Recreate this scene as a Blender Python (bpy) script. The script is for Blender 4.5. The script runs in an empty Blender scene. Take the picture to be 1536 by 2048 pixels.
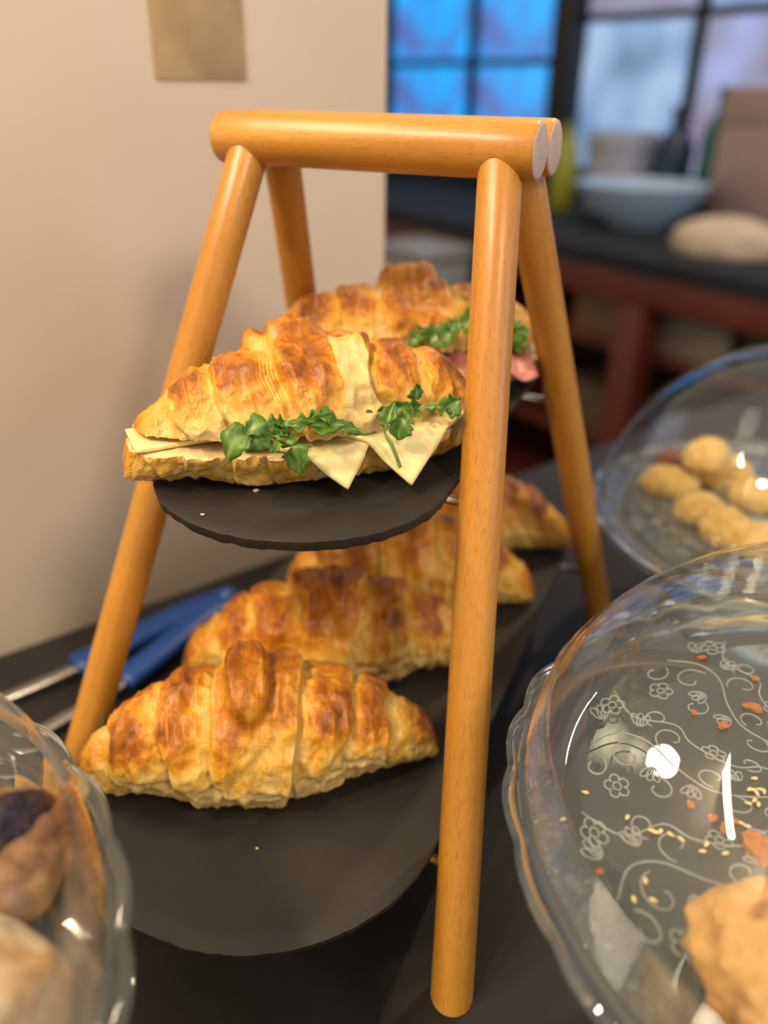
import bpy, bmesh, math, random
import numpy as np
from mathutils import Vector, Matrix
random.seed(7); np.random.seed(7)
scene = bpy.context.scene
col = scene.collection
PI = math.pi
# ------------------------------------------------------------------ camera
CAM = np.array([0.1932, -0.4073, 0.3966]); YAW, PITCH, ROLL, FPX = -0.4330, -0.4895, 0.0140, 1609.8
_cy, _sy, _cp, _sp = math.cos(YAW), math.sin(YAW), math.cos(PITCH), math.sin(PITCH)
FWD = np.array([_sy*_cp, _cy*_cp, _sp]); _r = np.array([_cy, -_sy, 0.0]); _u = np.cross(_r, FWD)
RIGHT = math.cos(ROLL)*_r + math.sin(ROLL)*_u; UP = -math.sin(ROLL)*_r + math.cos(ROLL)*_u
cd = bpy.data.cameras.new('camera'); cam = bpy.data.objects.new('camera', cd); col.objects.link(cam)
M4 = Matrix.Identity(4)
for i in range(3):
    M4[i][0], M4[i][1], M4[i][2], M4[i][3] = RIGHT[i], UP[i], -FWD[i], CAM[i]
cam.matrix_world = M4
cd.sensor_fit = 'VERTICAL'; cd.sensor_height = 36.0; cd.lens = FPX/2048*36.0
cd.clip_start = 0.01; cd.clip_end = 50
cd.dof.use_dof = True; cd.dof.focus_distance = 0.356; cd.dof.aperture_fstop = 3.3; cd.dof.aperture_blades = 0
scene.camera = cam
scene.cycles.max_bounces = 10; scene.cycles.diffuse_bounces = 3; scene.cycles.glossy_bounces = 4; scene.cycles.transmission_bounces = 9; scene.cycles.transparent_max_bounces = 12
# ------------------------------------------------------------------ world, lamps, exposure
vs = scene.view_settings
vs.view_transform = 'Standard'; vs.look = 'None'; vs.exposure = 0.12; vs.gamma = 1.0; vs.use_curve_mapping = False
w = bpy.data.worlds.new('world'); scene.world = w; w.use_nodes = True
w.node_tree.nodes['Background'].inputs[0].default_value = (0.94, 0.80, 0.64, 1)
w.node_tree.nodes['Background'].inputs[1].default_value = 0.62
def area(name, loc, target, size, power, color, sy=None):
    l = bpy.data.lights.new(name, 'AREA'); l.energy = power; l.color = color; l.size = size
    l.shape = 'RECTANGLE' if sy else 'DISK'
    if sy: l.size_y = sy
    o = bpy.data.objects.new(name, l); col.objects.link(o); o.location = loc
    o.rotation_euler = (Vector(target)-Vector(loc)).to_track_quat('-Z', 'Y').to_euler()
    return o
area('ceiling_spot', (-0.32, -1.36, 1.75), (0.0, -0.1, 0.15), 0.16, 17, (1.0, 0.80, 0.55))
area('ceiling_spot', (-0.62, -1.05, 1.75), (0.0, -0.1, 0.15), 0.16, 13, (1.0, 0.80, 0.55))
area('ceiling_spot', (0.214, 1.653, 1.75), (0.1, 0.3, 0.0), 0.06, 12, (1.0, 0.80, 0.52))
area('wall_strip_lamp', (-0.30, -0.12, 0.90), (0.05, -0.1, 0.0), 0.03, 4.2, (1.0, 0.84, 0.62), 0.62).rotation_euler = (0, math.radians(-6), math.radians(-12))
area('wall_fill_light', (1.5, -1.0, 1.75), (-0.2, 0.1, 0.2), 0.42, 17, (1.0, 0.84, 0.66))  # added out-of-view fill that brightens the cream wall, not a known lamp
area('cool_fill_light', (2.6, 0.6, 0.9), (0, 0, 0.2), 1.2, 12, (0.66, 0.72, 1.0), 1.0)  # added cool fill from the right; no window is known there

# ------------------------------------------------------------------ helpers
def ray(x, y):
    return RIGHT*((x-768)/FPX) - UP*((y-1024)/FPX) + FWD
def onz(x, y, z):
    d = ray(x, y); return CAM + d*((z-CAM[2])/d[2])
def onplane(x, y, p0, n):
    d = ray(x, y); return CAM + d*(np.dot(np.array(p0)-CAM, n)/np.dot(d, n))
def tag(o, label=None, cat=None, group=None, kind=None):
    if label: o['label'] = label
    if cat: o['category'] = cat
    if group: o['group'] = group
    if kind: o['kind'] = kind
    return o
def empty(name, loc, rz=0.0):
    o = bpy.data.objects.new(name, None); o.empty_display_size = 0.02; col.objects.link(o)
    o.location = loc; o.rotation_euler = (0, 0, rz); return o
def obj(name, me, parent=None, loc=(0, 0, 0), rot=(0, 0, 0), mat=None):
    o = bpy.data.objects.new(name, me); col.objects.link(o)
    o.location = loc; o.rotation_euler = rot
    if parent is not None: o.parent = parent
    if mat is not None and not me.materials: me.materials.append(mat)
    return o
def mesh(name, v, f, smooth=True, mats=(), attrs=None):
    me = bpy.data.meshes.new(name); me.from_pydata([tuple(p) for p in v], [], [tuple(q) for q in f])
    if attrs:
        for k, a in attrs.items():
            at = me.attributes.new(k, 'FLOAT', 'POINT'); at.data.foreach_set('value', np.asarray(a, dtype=np.float32))
    for m in mats: me.materials.append(m)
    if smooth: me.polygons.foreach_set('use_smooth', [True]*len(me.polygons))
    me.update(); return me
def fix(me):
    bm = bmesh.new(); bm.from_mesh(me); bmesh.ops.recalc_face_normals(bm, faces=bm.faces); bm.to_mesh(me); bm.free(); return me
def sharp(me, ang=40):
    try: me.set_sharp_from_angle(angle=math.radians(ang))
    except Exception: pass
    return me
def box_me(name, sx, sy, sz, bev=0.0, seg=2, base=True):
    bm = bmesh.new(); bmesh.ops.create_cube(bm, size=1)
    for v_ in bm.verts: v_.co = Vector((v_.co.x*sx, v_.co.y*sy, (v_.co.z+(0.5 if base else 0))*sz))
    if bev: bmesh.ops.bevel(bm, geom=bm.edges[:], offset=bev, segments=seg, affect='EDGES', profile=0.5)
    me = bpy.data.meshes.new(name); bm.to_mesh(me); bm.free()
    me.polygons.foreach_set('use_smooth', [True]*len(me.polygons)); sharp(me, 35); return me
def lathe(name, prof, n=96, mats=(), scal=None, closed=False, smooth=True, ang=None):
    # prof: list of (r, z); scal(theta, r, z) -> radius
    v, f = [], []; k = len(prof)
    for j in range(n):
        th = 2*PI*j/n
        for (r, z) in prof:
            rr, zz = (r, z) if scal is None else scal(th, r, z)
            v.append((rr*math.cos(th), rr*math.sin(th), zz))
    for j in range(n):
        a, b = j*k, ((j+1) % n)*k
        for i in range(k-1 if not closed else k):
            i2 = (i+1) % k
            f.append((a+i, b+i, b+i2, a+i2))
    me = mesh(name, v, f, smooth, mats)
    bm = bmesh.new(); bm.from_mesh(me); bmesh.ops.remove_doubles(bm, verts=bm.verts, dist=1e-6)
    bmesh.ops.dissolve_degenerate(bm, edges=bm.edges, dist=1e-7)
    bmesh.ops.recalc_face_normals(bm, faces=bm.faces); bm.to_mesh(me); bm.free()
    if smooth: me.polygons.foreach_set('use_smooth', [True]*len(me.polygons))
    if ang: sharp(me, ang)
    return me
def tube_arrays(pts, r, sides=6):
    pts = np.array(pts, float); n = len(pts); v, f = [], []
    rr = np.full(n, r) if np.isscalar(r) else np.array(r)
    ref = np.array([0.13, 0.21, 0.97])
    for i in range(n):
        t = pts[min(i+1, n-1)]-pts[max(i-1, 0)]; t = t/(np.linalg.norm(t)+1e-12)
        if abs(t @ ref) > 0.98: ref = np.array([0.9, 0.3, 0.1])
        a = np.cross(t, ref); a /= np.linalg.norm(a); b = np.cross(t, a)
        for j in range(sides):
            q = 2*PI*j/sides; v.append(pts[i]+rr[i]*(math.cos(q)*a+math.sin(q)*b))
    for i in range(n-1):
        for j in range(sides):
            j2 = (j+1) % sides; f.append((i*sides+j, i*sides+j2, (i+1)*sides+j2, (i+1)*sides+j))
    f.append(tuple(range(sides))[::-1]); f.append(tuple((n-1)*sides+j for j in range(sides)))
    return v, f
def spline(pts, n=24):
    P_ = [np.array(p, float) for p in pts]
    if len(P_) == 2: return [P_[0]*(1-t)+P_[1]*t for t in np.linspace(0, 1, n)]
    Q = [2*P_[0]-P_[1]]+P_+[2*P_[-1]-P_[-2]]; out = []
    for s in np.linspace(0, len(P_)-1-1e-9, n):
        i = int(s); t = s-i; a, b, c, d = Q[i:i+4]
        out.append(0.5*((2*b)+(-a+c)*t+(2*a-5*b+4*c-d)*t*t+(-a+3*b-3*c+d)*t**3))
    return out
def sm(a, b, x):
    t = np.clip((x-a)/(b-a), 0, 1); return t*t*(3-2*t)
def vnoise(p, seed=0):
    p = np.asarray(p, float)+seed*17.31; i = np.floor(p).astype(np.int64); f = p-i; u = f*f*(3-2*f)
    def h(dx, dy, dz):
        n = (i[..., 0]+dx)*374761393+(i[..., 1]+dy)*668265263+(i[..., 2]+dz)*2147483647
        n = (n ^ (n >> 13))*1274126177 & 0x7fffffff; n = (n ^ (n >> 16)) & 0x7fffffff
        return (n % 100003)/50001.5-1
    r = 0
    for dx in (0, 1):
        for dy in (0, 1):
            for dz in (0, 1):
                wgt = (u[..., 0] if dx else 1-u[..., 0])*(u[..., 1] if dy else 1-u[..., 1])*(u[..., 2] if dz else 1-u[..., 2])
                r = r+wgt*h(dx, dy, dz)
    return r
def fbm(p, seed=0, o=3):
    r = 0; a = 1.0
    for k in range(o):
        r = r+a*vnoise(np.asarray(p)*(2**k), seed+k); a *= 0.5
    return r
# ------------------------------------------------------------------ materials
class NT:
    def __init__(s, name):
        s.m = bpy.data.materials.new(name); s.m.use_nodes = True; s.t = s.m.node_tree; s.b = s.t.nodes['Principled BSDF']; s.out = s.t.nodes['Material Output']
    def n(s, typ, **kw):
        nd = s.t.nodes.new(typ)
        for k, v in kw.items():
            if k.startswith('i_'):
                key = k[2:].replace('_', ' '); nd.inputs[key].default_value = v
            else: setattr(nd, k, v)
        return nd
    def l(s, a, ao, b, bi): s.t.links.new(a.outputs[ao], b.inputs[bi])
    def p(s, **kw):
        for k, v in kw.items(): s.b.inputs[k.replace('_', ' ')].default_value = v
        return s
    def coords(s, scale=(1, 1, 1), which='Object'):
        c = s.n('ShaderNodeTexCoord'); mp = s.n('ShaderNodeMapping'); mp.inputs['Scale'].default_value = scale
        s.l(c, which, mp, 'Vector'); return mp
    def ramp(s, src, so, stops):
        r = s.n('ShaderNodeValToRGB'); e = r.color_ramp.elements
        while len(e) > 1: e.remove(e[-1])
        e[0].position = stops[0][0]; e[0].color = (*stops[0][1], 1)
        for p_, c in stops[1:]:
            q = e.new(p_); q.color = (*c, 1)
        s.l(src, so, r, 'Fac'); return r
    def noise(s, vec, scale, detail=3, rough=0.55, dist=0.0):
        nd = s.n('ShaderNodeTexNoise'); nd.inputs['Scale'].default_value = scale; nd.inputs['Detail'].default_value = detail
        nd.inputs['Roughness'].default_value = rough; nd.inputs['Distortion'].default_value = dist
        s.l(vec, 'Vector', nd, 'Vector'); return nd
    def bump(s, src, so, strength=0.3, dist=0.001, prev=None):
        b = s.n('ShaderNodeBump'); b.inputs['Strength'].default_value = strength; b.inputs['Distance'].default_value = dist
        s.l(src, so, b, 'Height')
        if prev: s.l(prev, 'Normal', b, 'Normal')
        s.l(b, 'Normal', s.b, 'Normal'); return b
def plain(name, c, rough=0.5, metal=0.0, var=0.12, scale=30, bump=0.1):
    k = NT(name); k.p(Roughness=rough, Metallic=metal)
    co = k.coords(); nz = k.noise(co, scale, 4)
    k.l(k.ramp(nz, 'Fac', [(0.3, tuple(x*(1-var) for x in c)), (0.7, tuple(min(1, x*(1+var)) for x in c))]), 'Color', k.b, 'Base Color')
    if bump: k.bump(nz, 'Fac', bump, 0.002)
    return k.m
def mat_wood():
    k = NT('beech_wood'); co = k.coords((1, 1, 0.07)); nz = k.noise(co, 60, 5, 0.6, 0.4)
    base = k.ramp(nz, 'Fac', [(0.3, (0.42, 0.172, 0.015)), (0.5, (0.53, 0.235, 0.028)), (0.7, (0.62, 0.30, 0.050))])
    co2 = k.coords((1, 1, 0.10)); fl = k.noise(co2, 1900, 2, 0.5)
    fr = k.ramp(fl, 'Fac', [(0.55, (0, 0, 0)), (0.68, (1, 1, 1))])
    mx = k.n('ShaderNodeMix', data_type='RGBA'); mul = k.n('ShaderNodeMath', operation='MULTIPLY'); mul.inputs[1].default_value = 0.6
    k.l(fr, 'Color', mul, 0); k.l(mul, 'Value', mx, 'Factor'); k.l(base, 'Color', mx, 6); mx.inputs[7].default_value = (0.30, 0.10, 0.015, 1)
    k.l(mx, 2, k.b, 'Base Color'); k.p(Roughness=0.40, Coat_Weight=0.25, Coat_Roughness=0.28)
    k.bump(fl, 'Fac', 0.08, 0.0005); return k.m
def mat_endgrain():
    k = NT('beech_end_grain'); co = k.coords(); nz = k.noise(co, 500, 4)
    k.l(k.ramp(nz, 'Fac', [(0.3, (0.50, 0.36, 0.28)), (0.7, (0.62, 0.48, 0.40))]), 'Color', k.b, 'Base Color'); k.p(Roughness=0.6)
    k.bump(nz, 'Fac', 0.1, 0.0005); return k.m
def mat_slate():
    k = NT('slate'); co = k.coords(); a = k.noise(co, 14, 5, 0.6); b = k.noise(k.coords((1, 0.25, 1)), 220, 4, 0.6, 0.6)
    r = k.ramp(a, 'Fac', [(0.3, (0.022, 0.018, 0.014)), (0.7, (0.036, 0.030, 0.024))])
    sc = k.noise(k.coords((0.25, 1, 1)), 70, 6, 0.75, 2.5); sr = k.ramp(sc, 'Fac', [(0.66, (0, 0, 0)), (0.80, (0.25, 0.25, 0.25))])
    mx = k.n('ShaderNodeMix', data_type='RGBA'); k.l(sr, 'Color', mx, 'Factor'); k.l(r, 'Color', mx, 6); mx.inputs[7].default_value = (0.075, 0.068, 0.06, 1)
    k.l(mx, 2, k.b, 'Base Color'); k.p(Roughness=0.55, Specular_IOR_Level=0.3)
    k.bump(b, 'Fac', 0.25, 0.001); return k.m
def mat_counter():
    k = NT('dark_stone_counter'); co = k.coords(); a = k.noise(co, 9, 5, 0.65); b = k.noise(co, 160, 3)
    k.l(k.ramp(a, 'Fac', [(0.3, (0.016, 0.014, 0.013)), (0.7, (0.030, 0.026, 0.024))]), 'Color', k.b, 'Base Color'); k.p(Roughness=0.55, Specular_IOR_Level=0.2)
    k.bump(b, 'Fac', 0.25, 0.001); return k.m
def mat_wall():
    k = NT('cream_plaster'); co = k.coords(); a = k.noise(co, 5, 4, 0.6); b = k.noise(co, 240, 3)
    k.l(k.ramp(a, 'Fac', [(0.3, (0.77, 0.64, 0.475)), (0.7, (0.82, 0.69, 0.525))]), 'Color', k.b, 'Base Color'); k.p(Roughness=0.75)
    k.bump(b, 'Fac', 0.1, 0.001); return k.m
def mat_pastry(name, tint=(1, 1, 1), dark=1.0):
    k = NT(name); at = k.n('ShaderNodeAttribute', attribute_name='bake'); co = k.coords()
    a = k.noise(co, 110, 5, 0.65, 0.8); b = k.noise(co, 420, 4, 0.6, 0.5); la = k.n('ShaderNodeAttribute', attribute_name='lam')
    s1 = k.n('ShaderNodeMath', operation='MULTIPLY_ADD'); s1.inputs[1].default_value = 0.80; k.l(a, 'Fac', s1, 0)
    s0 = k.n('ShaderNodeMath', operation='ADD'); s0.inputs[1].default_value = -0.40; k.l(at, 'Fac', s0, 0); k.l(s0, 'Value', s1, 2)
    # thin layer lines: stretched along the wraps
    cx = k.n('ShaderNodeCombineXYZ'); k.l(la, 'Fac', cx, 'X')
    ln = k.noise(cx, 1.0, 2, 0.5); ln.inputs['Scale'].default_value = 120.0
    lm = k.n('ShaderNodeMath', operation='MULTIPLY_ADD'); lm.inputs[1].default_value = 0.42; k.l(ln, 'Fac', lm, 0)
    s2 = k.n('ShaderNodeMath', operation='ADD'); s2.inputs[1].default_value = -0.21; k.l(s1, 'Value', s2, 0); k.l(s2, 'Value', lm, 2)
    T = lambda c: tuple(x*y for x, y in zip(c, tint))
    r = k.ramp(lm, 'Value', [(0.0, T((0.70, 0.50, 0.20))), (0.27, T((0.70, 0.415, 0.080))), (0.48, T((0.66, 0.295, 0.022))), (0.72, T((0.43, 0.135, 0.008))), (1.0, T((0.17, 0.045, 0.004)))])
    k.l(r, 'Color', k.b, 'Base Color'); k.p(Roughness=0.42, Specular_IOR_Level=0.4, Coat_Weight=0.12, Coat_Roughness=0.25, Subsurface_Weight=0.08, Subsurface_Scale=0.004)
    k.b.inputs['Subsurface Radius'].default_value = (1.0, 0.5, 0.2)
    b1 = k.bump(a, 'Fac', 0.55, 0.002); k.bump(b, 'Fac', 0.45, 0.0008, b1); return k.m
def mat_crumb():
    k = NT('pastry_crumb'); co = k.coords(); a = k.noise(co, 260, 4, 0.6)
    k.l(k.ramp(a, 'Fac', [(0.3, (0.62, 0.42, 0.18)), (0.7, (0.82, 0.66, 0.36))]), 'Color', k.b, 'Base Color'); k.p(Roughness=0.7)
    k.bump(a, 'Fac', 0.5, 0.002); return k.m
def mat_thin_glass(name, tint=(0.965, 0.985, 0.975)):
    k = NT(name); t = k.t; t.nodes.remove(k.b)
    tr = k.n('ShaderNodeBsdfTransparent'); tr.inputs[0].default_value = (*tint, 1)
    gl = k.n('ShaderNodeBsdfGlossy'); gl.inputs['Roughness'].default_value = 0.02; gl.inputs[0].default_value = (1, 1, 1, 1)
    ge = k.n('ShaderNodeNewGeometry'); dt = k.n('ShaderNodeVectorMath', operation='DOT_PRODUCT'); k.l(ge, 'Normal', dt, 0); k.l(ge, 'Incoming', dt, 1)
    ab = k.n('ShaderNodeMath', operation='ABSOLUTE'); k.l(dt, 'Value', ab, 0)
    om = k.n('ShaderNodeMath', operation='SUBTRACT', use_clamp=True); om.inputs[0].default_value = 1.0; k.l(ab, 0, om, 1)
    fr = k.n('ShaderNodeMath', operation='POWER'); fr.inputs[1].default_value = 5.0; k.l(om, 0, fr, 0)
    mp = k.n('ShaderNodeMath', operation='MULTIPLY_ADD', use_clamp=True); mp.inputs[1].default_value = 0.90; mp.inputs[2].default_value = 0.065
    k.l(fr, 0, mp, 0); mx = k.n('ShaderNodeMixShader'); k.l(mp, 0, mx, 0); k.l(tr, 0, mx, 1); k.l(gl, 0, mx, 2); k.l(mx, 0, k.out, 'Surface')
    return k.m
def mat_solid_glass(name, tint=(0.90, 0.96, 0.93), rough=0.0):
    k = NT(name); k.p(Transmission_Weight=0.972, Roughness=rough, IOR=1.5); k.b.inputs['Base Color'].default_value = (*tint, 1); return k.m
def mat_emit(name, stops, scale, strength):
    k = NT(name); co = k.coords(); nz = k.noise(co, scale, 1, 0.4, 0.0)
    r = k.ramp(nz, 'Fac', stops); k.p(Roughness=0.1); k.b.inputs['Base Color'].default_value = (0.02, 0.02, 0.02, 1)
    k.l(r, 'Color', k.b, 'Emission Color'); k.b.inputs['Emission Strength'].default_value = strength; return k.m
def mat_leaf():
    k = NT('arugula_leaf'); co = k.coords(); a = k.noise(co, 160, 4); at = k.n('ShaderNodeAttribute', attribute_name='rib')
    r = k.ramp(a, 'Fac', [(0.25, (0.040, 0.105, 0.006)), (0.55, (0.080, 0.185, 0.012)), (0.8, (0.15, 0.28, 0.030))])
    mx = k.n('ShaderNodeMix', data_type='RGBA'); k.l(at, 'Fac', mx, 'Factor'); k.l(r, 'Color', mx, 6); mx.inputs[7].default_value = (0.30, 0.42, 0.13, 1)
    k.l(mx, 2, k.b, 'Base Color'); k.p(Roughness=0.42, Subsurface_Weight=0.1, Subsurface_Scale=0.002); k.bump(a, 'Fac', 0.3, 0.001); return k.m
def mat_cheese():
    k = NT('cheese'); co = k.coords(); a = k.noise(co, 90, 3)
    k.l(k.ramp(a, 'Fac', [(0.3, (0.80, 0.65, 0.27)), (0.7, (0.84, 0.71, 0.34))]), 'Color', k.b, 'Base Color'); k.p(Roughness=0.38, Subsurface_Weight=0.2, Subsurface_Scale=0.003)
    k.bump(a, 'Fac', 0.1, 0.0005); return k.m
def mat_blotch(name, stops, scale, rough=0.6, bump=0.5, dist=0.003, detail=5):
    k = NT(name); co = k.coords(); a = k.noise(co, scale, detail, 0.62, 0.5)
    k.l(k.ramp(a, 'Fac', stops), 'Color', k.b, 'Base Color'); k.p(Roughness=rough); k.bump(a, 'Fac', bump, dist); return k.m
WOOD, ENDG, SLATE, COUNTER, WALL = mat_wood(), mat_endgrain(), mat_slate(), mat_counter(), mat_wall()
PASTRY = mat_pastry('croissant_crust'); PASTRY_D = mat_pastry('croissant_crust_golden', (1.0, 0.95, 0.80)); CRUMB = mat_crumb()
TGLASS, SGLASS = mat_thin_glass('dome_glass'), mat_solid_glass('pressed_glass')
RELIEF = mat_solid_glass('pressed_relief', (0.97, 0.96, 0.92), 0.22); RELIEF.node_tree.nodes['Principled BSDF'].inputs['Transmission Weight'].default_value = 0.82
LEAF, CHEESE = mat_leaf(), mat_cheese()
CHROME = plain('chrome', (0.75, 0.75, 0.76), 0.12, 1.0, 0.03, 40, 0)
# ------------------------------------------------------------------ wall frame (the wall and counter run at an angle to the stand)
W0 = np.array([-0.287, -0.0784, 0.0]); SD = np.array([0.467, 0.884, 0]); SD /= np.linalg.norm(SD); ND = np.array([SD[1], -SD[0], 0])
WROT = math.atan2(ND[1], ND[0])
def wf(n, s, z=0.0):
    p = W0+ND*n+SD*s; return (p[0], p[1], z)
FLOOR_Z = -0.92
def wbox(name, n0, n1, s0, s1, z0, z1, mat, bev=0.002, parent=None):
    me = box_me(name, n1-n0, s1-s0, z1-z0, bev); me.materials.append(mat)
    o = bpy.data.objects.new(name, me); col.objects.link(o)
    c = wf((n0+n1)/2, (s0+s1)/2, z0)
    if parent is None:
        o.location = c; o.rotation_euler = (0, 0, WROT)
    else:
        o.parent = parent; d = Vector(c)-parent.location
        o.location = Matrix.Rotation(-parent.rotation_euler[2], 3, 'Z') @ d; o.rotation_euler = (0, 0, WROT-parent.rotation_euler[2])
    return o
# setting
tag(wbox('floor', -5.0, 4.0, -3.0, 4.0, FLOOR_Z-0.05, FLOOR_Z, plain('floor_tile', (0.07, 0.045, 0.035), 0.5), 0), kind='structure')
tag(wbox('wall_left', -0.14, 0.0, -2.5, 0.373, FLOOR_Z, 1.6, WALL, 0.004), kind='structure')
BACKW = plain('back_wall_paint', (0.10, 0.075, 0.07), 0.8)
tag(wbox('wall_back', -5.0, 4.0, 2.80, 2.90, FLOOR_Z, 0.02, BACKW, 0), kind='structure')
tag(wbox('wall_far_left', -5.0, -4.9, 0.3, 2.80, FLOOR_Z, 1.6, BACKW, 0), kind='structure')
ct = empty('serving_counter', wf(0.8, 0.0, FLOOR_Z), WROT)
tag(ct, 'long dark stone counter that carries the croissant stand and the glass cake domes', 'counter')
wbox('worktop', 0.001, 1.6, -2.4, 2.2-0.9, -0.035, 0.0, COUNTER, 0.003, ct)
wbox('base_cabinet', 0.04, 1.55, -2.35, 1.25, FLOOR_Z, -0.035, plain('dark_cabinet', (0.035, 0.022, 0.018), 0.5), 0.003, ct)
# paper on the wall
pm = NT('brown_paper'); _co = pm.coords((1, 1, 1)); _a = pm.noise(_co, 22, 2, 0.5)
pm.l(pm.ramp(_a, 'Fac', [(0.38, (0.42, 0.285, 0.15)), (0.6, (0.54, 0.38, 0.21))]), 'Color', pm.b, 'Base Color'); pm.p(Roughness=0.8)
tag(wbox('wall_paper_notice', 0.0005, 0.0018, 0.178, 0.246, 0.397, 0.50, pm.m, 0.0003), 'tan paper notice stuck high on the cream wall', 'notice')

# ------------------------------------------------------------------ the A-frame display stand
H, RA, TA, RR, FB, RL, FA = 0.370, 0.0877, 0.0686, 0.0130, 0.1748, 0.0105, 0.1263
def rod_me(name, r, L, cham, mats, seg=48, cutlow=None):
    prof = [(1e-5, 0), (r-cham, 0), (r-cham*0.3, cham*0.3), (r, cham)]+[(r, z) for z in np.linspace(cham, L-cham, 8)[1:-1]]+[(r, L-cham), (r-cham*0.3, L-cham*0.3), (r-cham, L), (1e-5, L)]
    me = lathe(name, prof, seg, mats, ang=50)
    if len(mats) > 1:
        for p_ in me.polygons:
            if abs(p_.normal.z) > 0.9: p_.material_index = 1
    return me
def align(o, a, b):
    a, b = Vector(a), Vector(b); o.location = a; o.rotation_mode = 'QUATERNION'
    o.rotation_quaternion = (b-a).to_track_quat('Z', 'Y'); return o
stand = empty('display_stand', (0, 0, 0))
tag(stand, 'orange beech wood A-frame display stand with two tiers of slate boards', 'display stand')
rme = rod_me('top_rail', RR, 2*RA, 0.0022, [WOOD, ENDG])
for y in (-RR, RR):
    align(obj('top_rail', rme, stand), (-RA, y*1.0, H), (RA, y*1.0, H))
for sx in (-1, 1):
    for sy in (-1, 1):
        a = Vector((sx*FA, sy*FB, 0)); b = Vector((sx*TA, sy*RR, H)); d = (b-a).normalized()
        a2 = a-d*0.012; Lg = (b-a2).length
        lm_ = rod_me('leg', RL, Lg, 0.001, [WOOD, ENDG])
        # trim the foot flat on the counter
        R3 = (b-a2).to_track_quat('Z', 'Y').to_matrix()
        bm = bmesh.new(); bm.from_mesh(lm_)
        up_l = R3.inverted() @ Vector((0, 0, 1)); p_l = R3.inverted() @ (Vector((0, 0, 0.0003))-a2)
        g = bmesh.ops.bisect_plane(bm, geom=bm.verts[:]+bm.edges[:]+bm.faces[:], plane_co=p_l, plane_no=-up_l, clear_outer=True)
        ed = [e for e in g['geom_cut'] if isinstance(e, bmesh.types.BMEdge)]
        bmesh.ops.triangle_fill(bm, edges=ed, use_beauty=True); bmesh.ops.recalc_face_normals(bm, faces=bm.faces)
        bm.to_mesh(lm_); bm.free(); sharp(lm_, 50)
        o = obj('leg', lm_, stand); o.location = a2; o.rotation_euler = R3.to_euler()
def leg_at(sx, sy, z):
    t = z/H; return Vector((sx*(FA+(TA-FA)*t), sy*(FB+(RR-FB)*t), z))
Z_UP, Z_LO, TH = 0.2215, 0.0600, 0.0060          # undersides of the two slate boards
for zt in (Z_UP, Z_LO):
    for sy in (-1, 1):
        z = zt-0.0024
        a, b = leg_at(-1, sy, z), leg_at(1, sy, z)
        v, f = tube_arrays([a, a.lerp(b, .5), b], 0.0023, 16)
        obj('support_rod', fix(mesh('support_rod', v, f, True, [CHROME])), stand)
# slate boards
def slate(name, hw, hl, zb, rz, label, seed):
    n = 220; out = []
    for i in range(n):
        th = 2*PI*i/n; c, s = math.cos(th), math.sin(th)
        # straight sides with round ends
        e = 2.05; yy = math.copysign(abs(s)**(2/e), s); xx = math.copysign(abs(c)**(2/e), c)
        out.append([xx*hw, yy*hw])
    out = np.array(out); out[:, 1] += np.where(out[:, 1] >= 0, 1, -1)*(hl-hw)
    nz = vnoise(np.c_[out*230, np.zeros(n)], seed); nz2 = vnoise(np.c_[out*600, np.zeros(n)], seed+5)
    rad = np.hypot(*out.T)
    rings = []
    def ring(inset, z, jit, jz=0):
        k = (1-(inset-jit*nz-jit*0.5*nz2)/rad)[:, None]; r_ = out*k; return np.c_[r_, np.full(n, z)+jz*nz2]
    for ins, z, j, jz in ((0.012, TH, 0, 0), (0.0012, TH, 0.0004, 0), (0.0002, TH-0.0005, 0.0005, 0), (0.0006, TH*0.6, 0.0007, 0.0003), (0.0012, TH*0.25, 0.0009, 0.0003), (0.0022, 0.0, 0.0010, 0), (0.012, 0, 0, 0)):
        rings.append(ring(ins, z, j, jz))
    v = np.concatenate(rings); f = []
    for k in range(len(rings)-1):
        for i in range(n):
            j = (i+1) % n; f.append((k*n+i, (k+1)*n+i, (k+1)*n+j, k*n+j))
    f.append(tuple(range(n))); f.append(tuple((len(rings)-1)*n+i for i in range(n))[::-1])
    me = sharp(fix(mesh(name, v, f, True, [SLATE])), 35)
    o = obj(name, me, None, (0, 0, zb), (0, 0, rz)); tag(o, label, 'slate board', 'slate boards of the display stand'); return o
slate('slate_board', 0.0738, 0.167, Z_UP, math.radians(3.2), 'short oval slate board on the upper tier, under the filled croissants', 3)
slate('slate_board', 0.0985, 0.247, Z_LO, math.radians(2.2), 'long oval slate board on the lower tier, under the plain croissants', 9)
ZU, ZL = Z_UP+TH+0.0003, Z_LO+TH+0.0003

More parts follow.
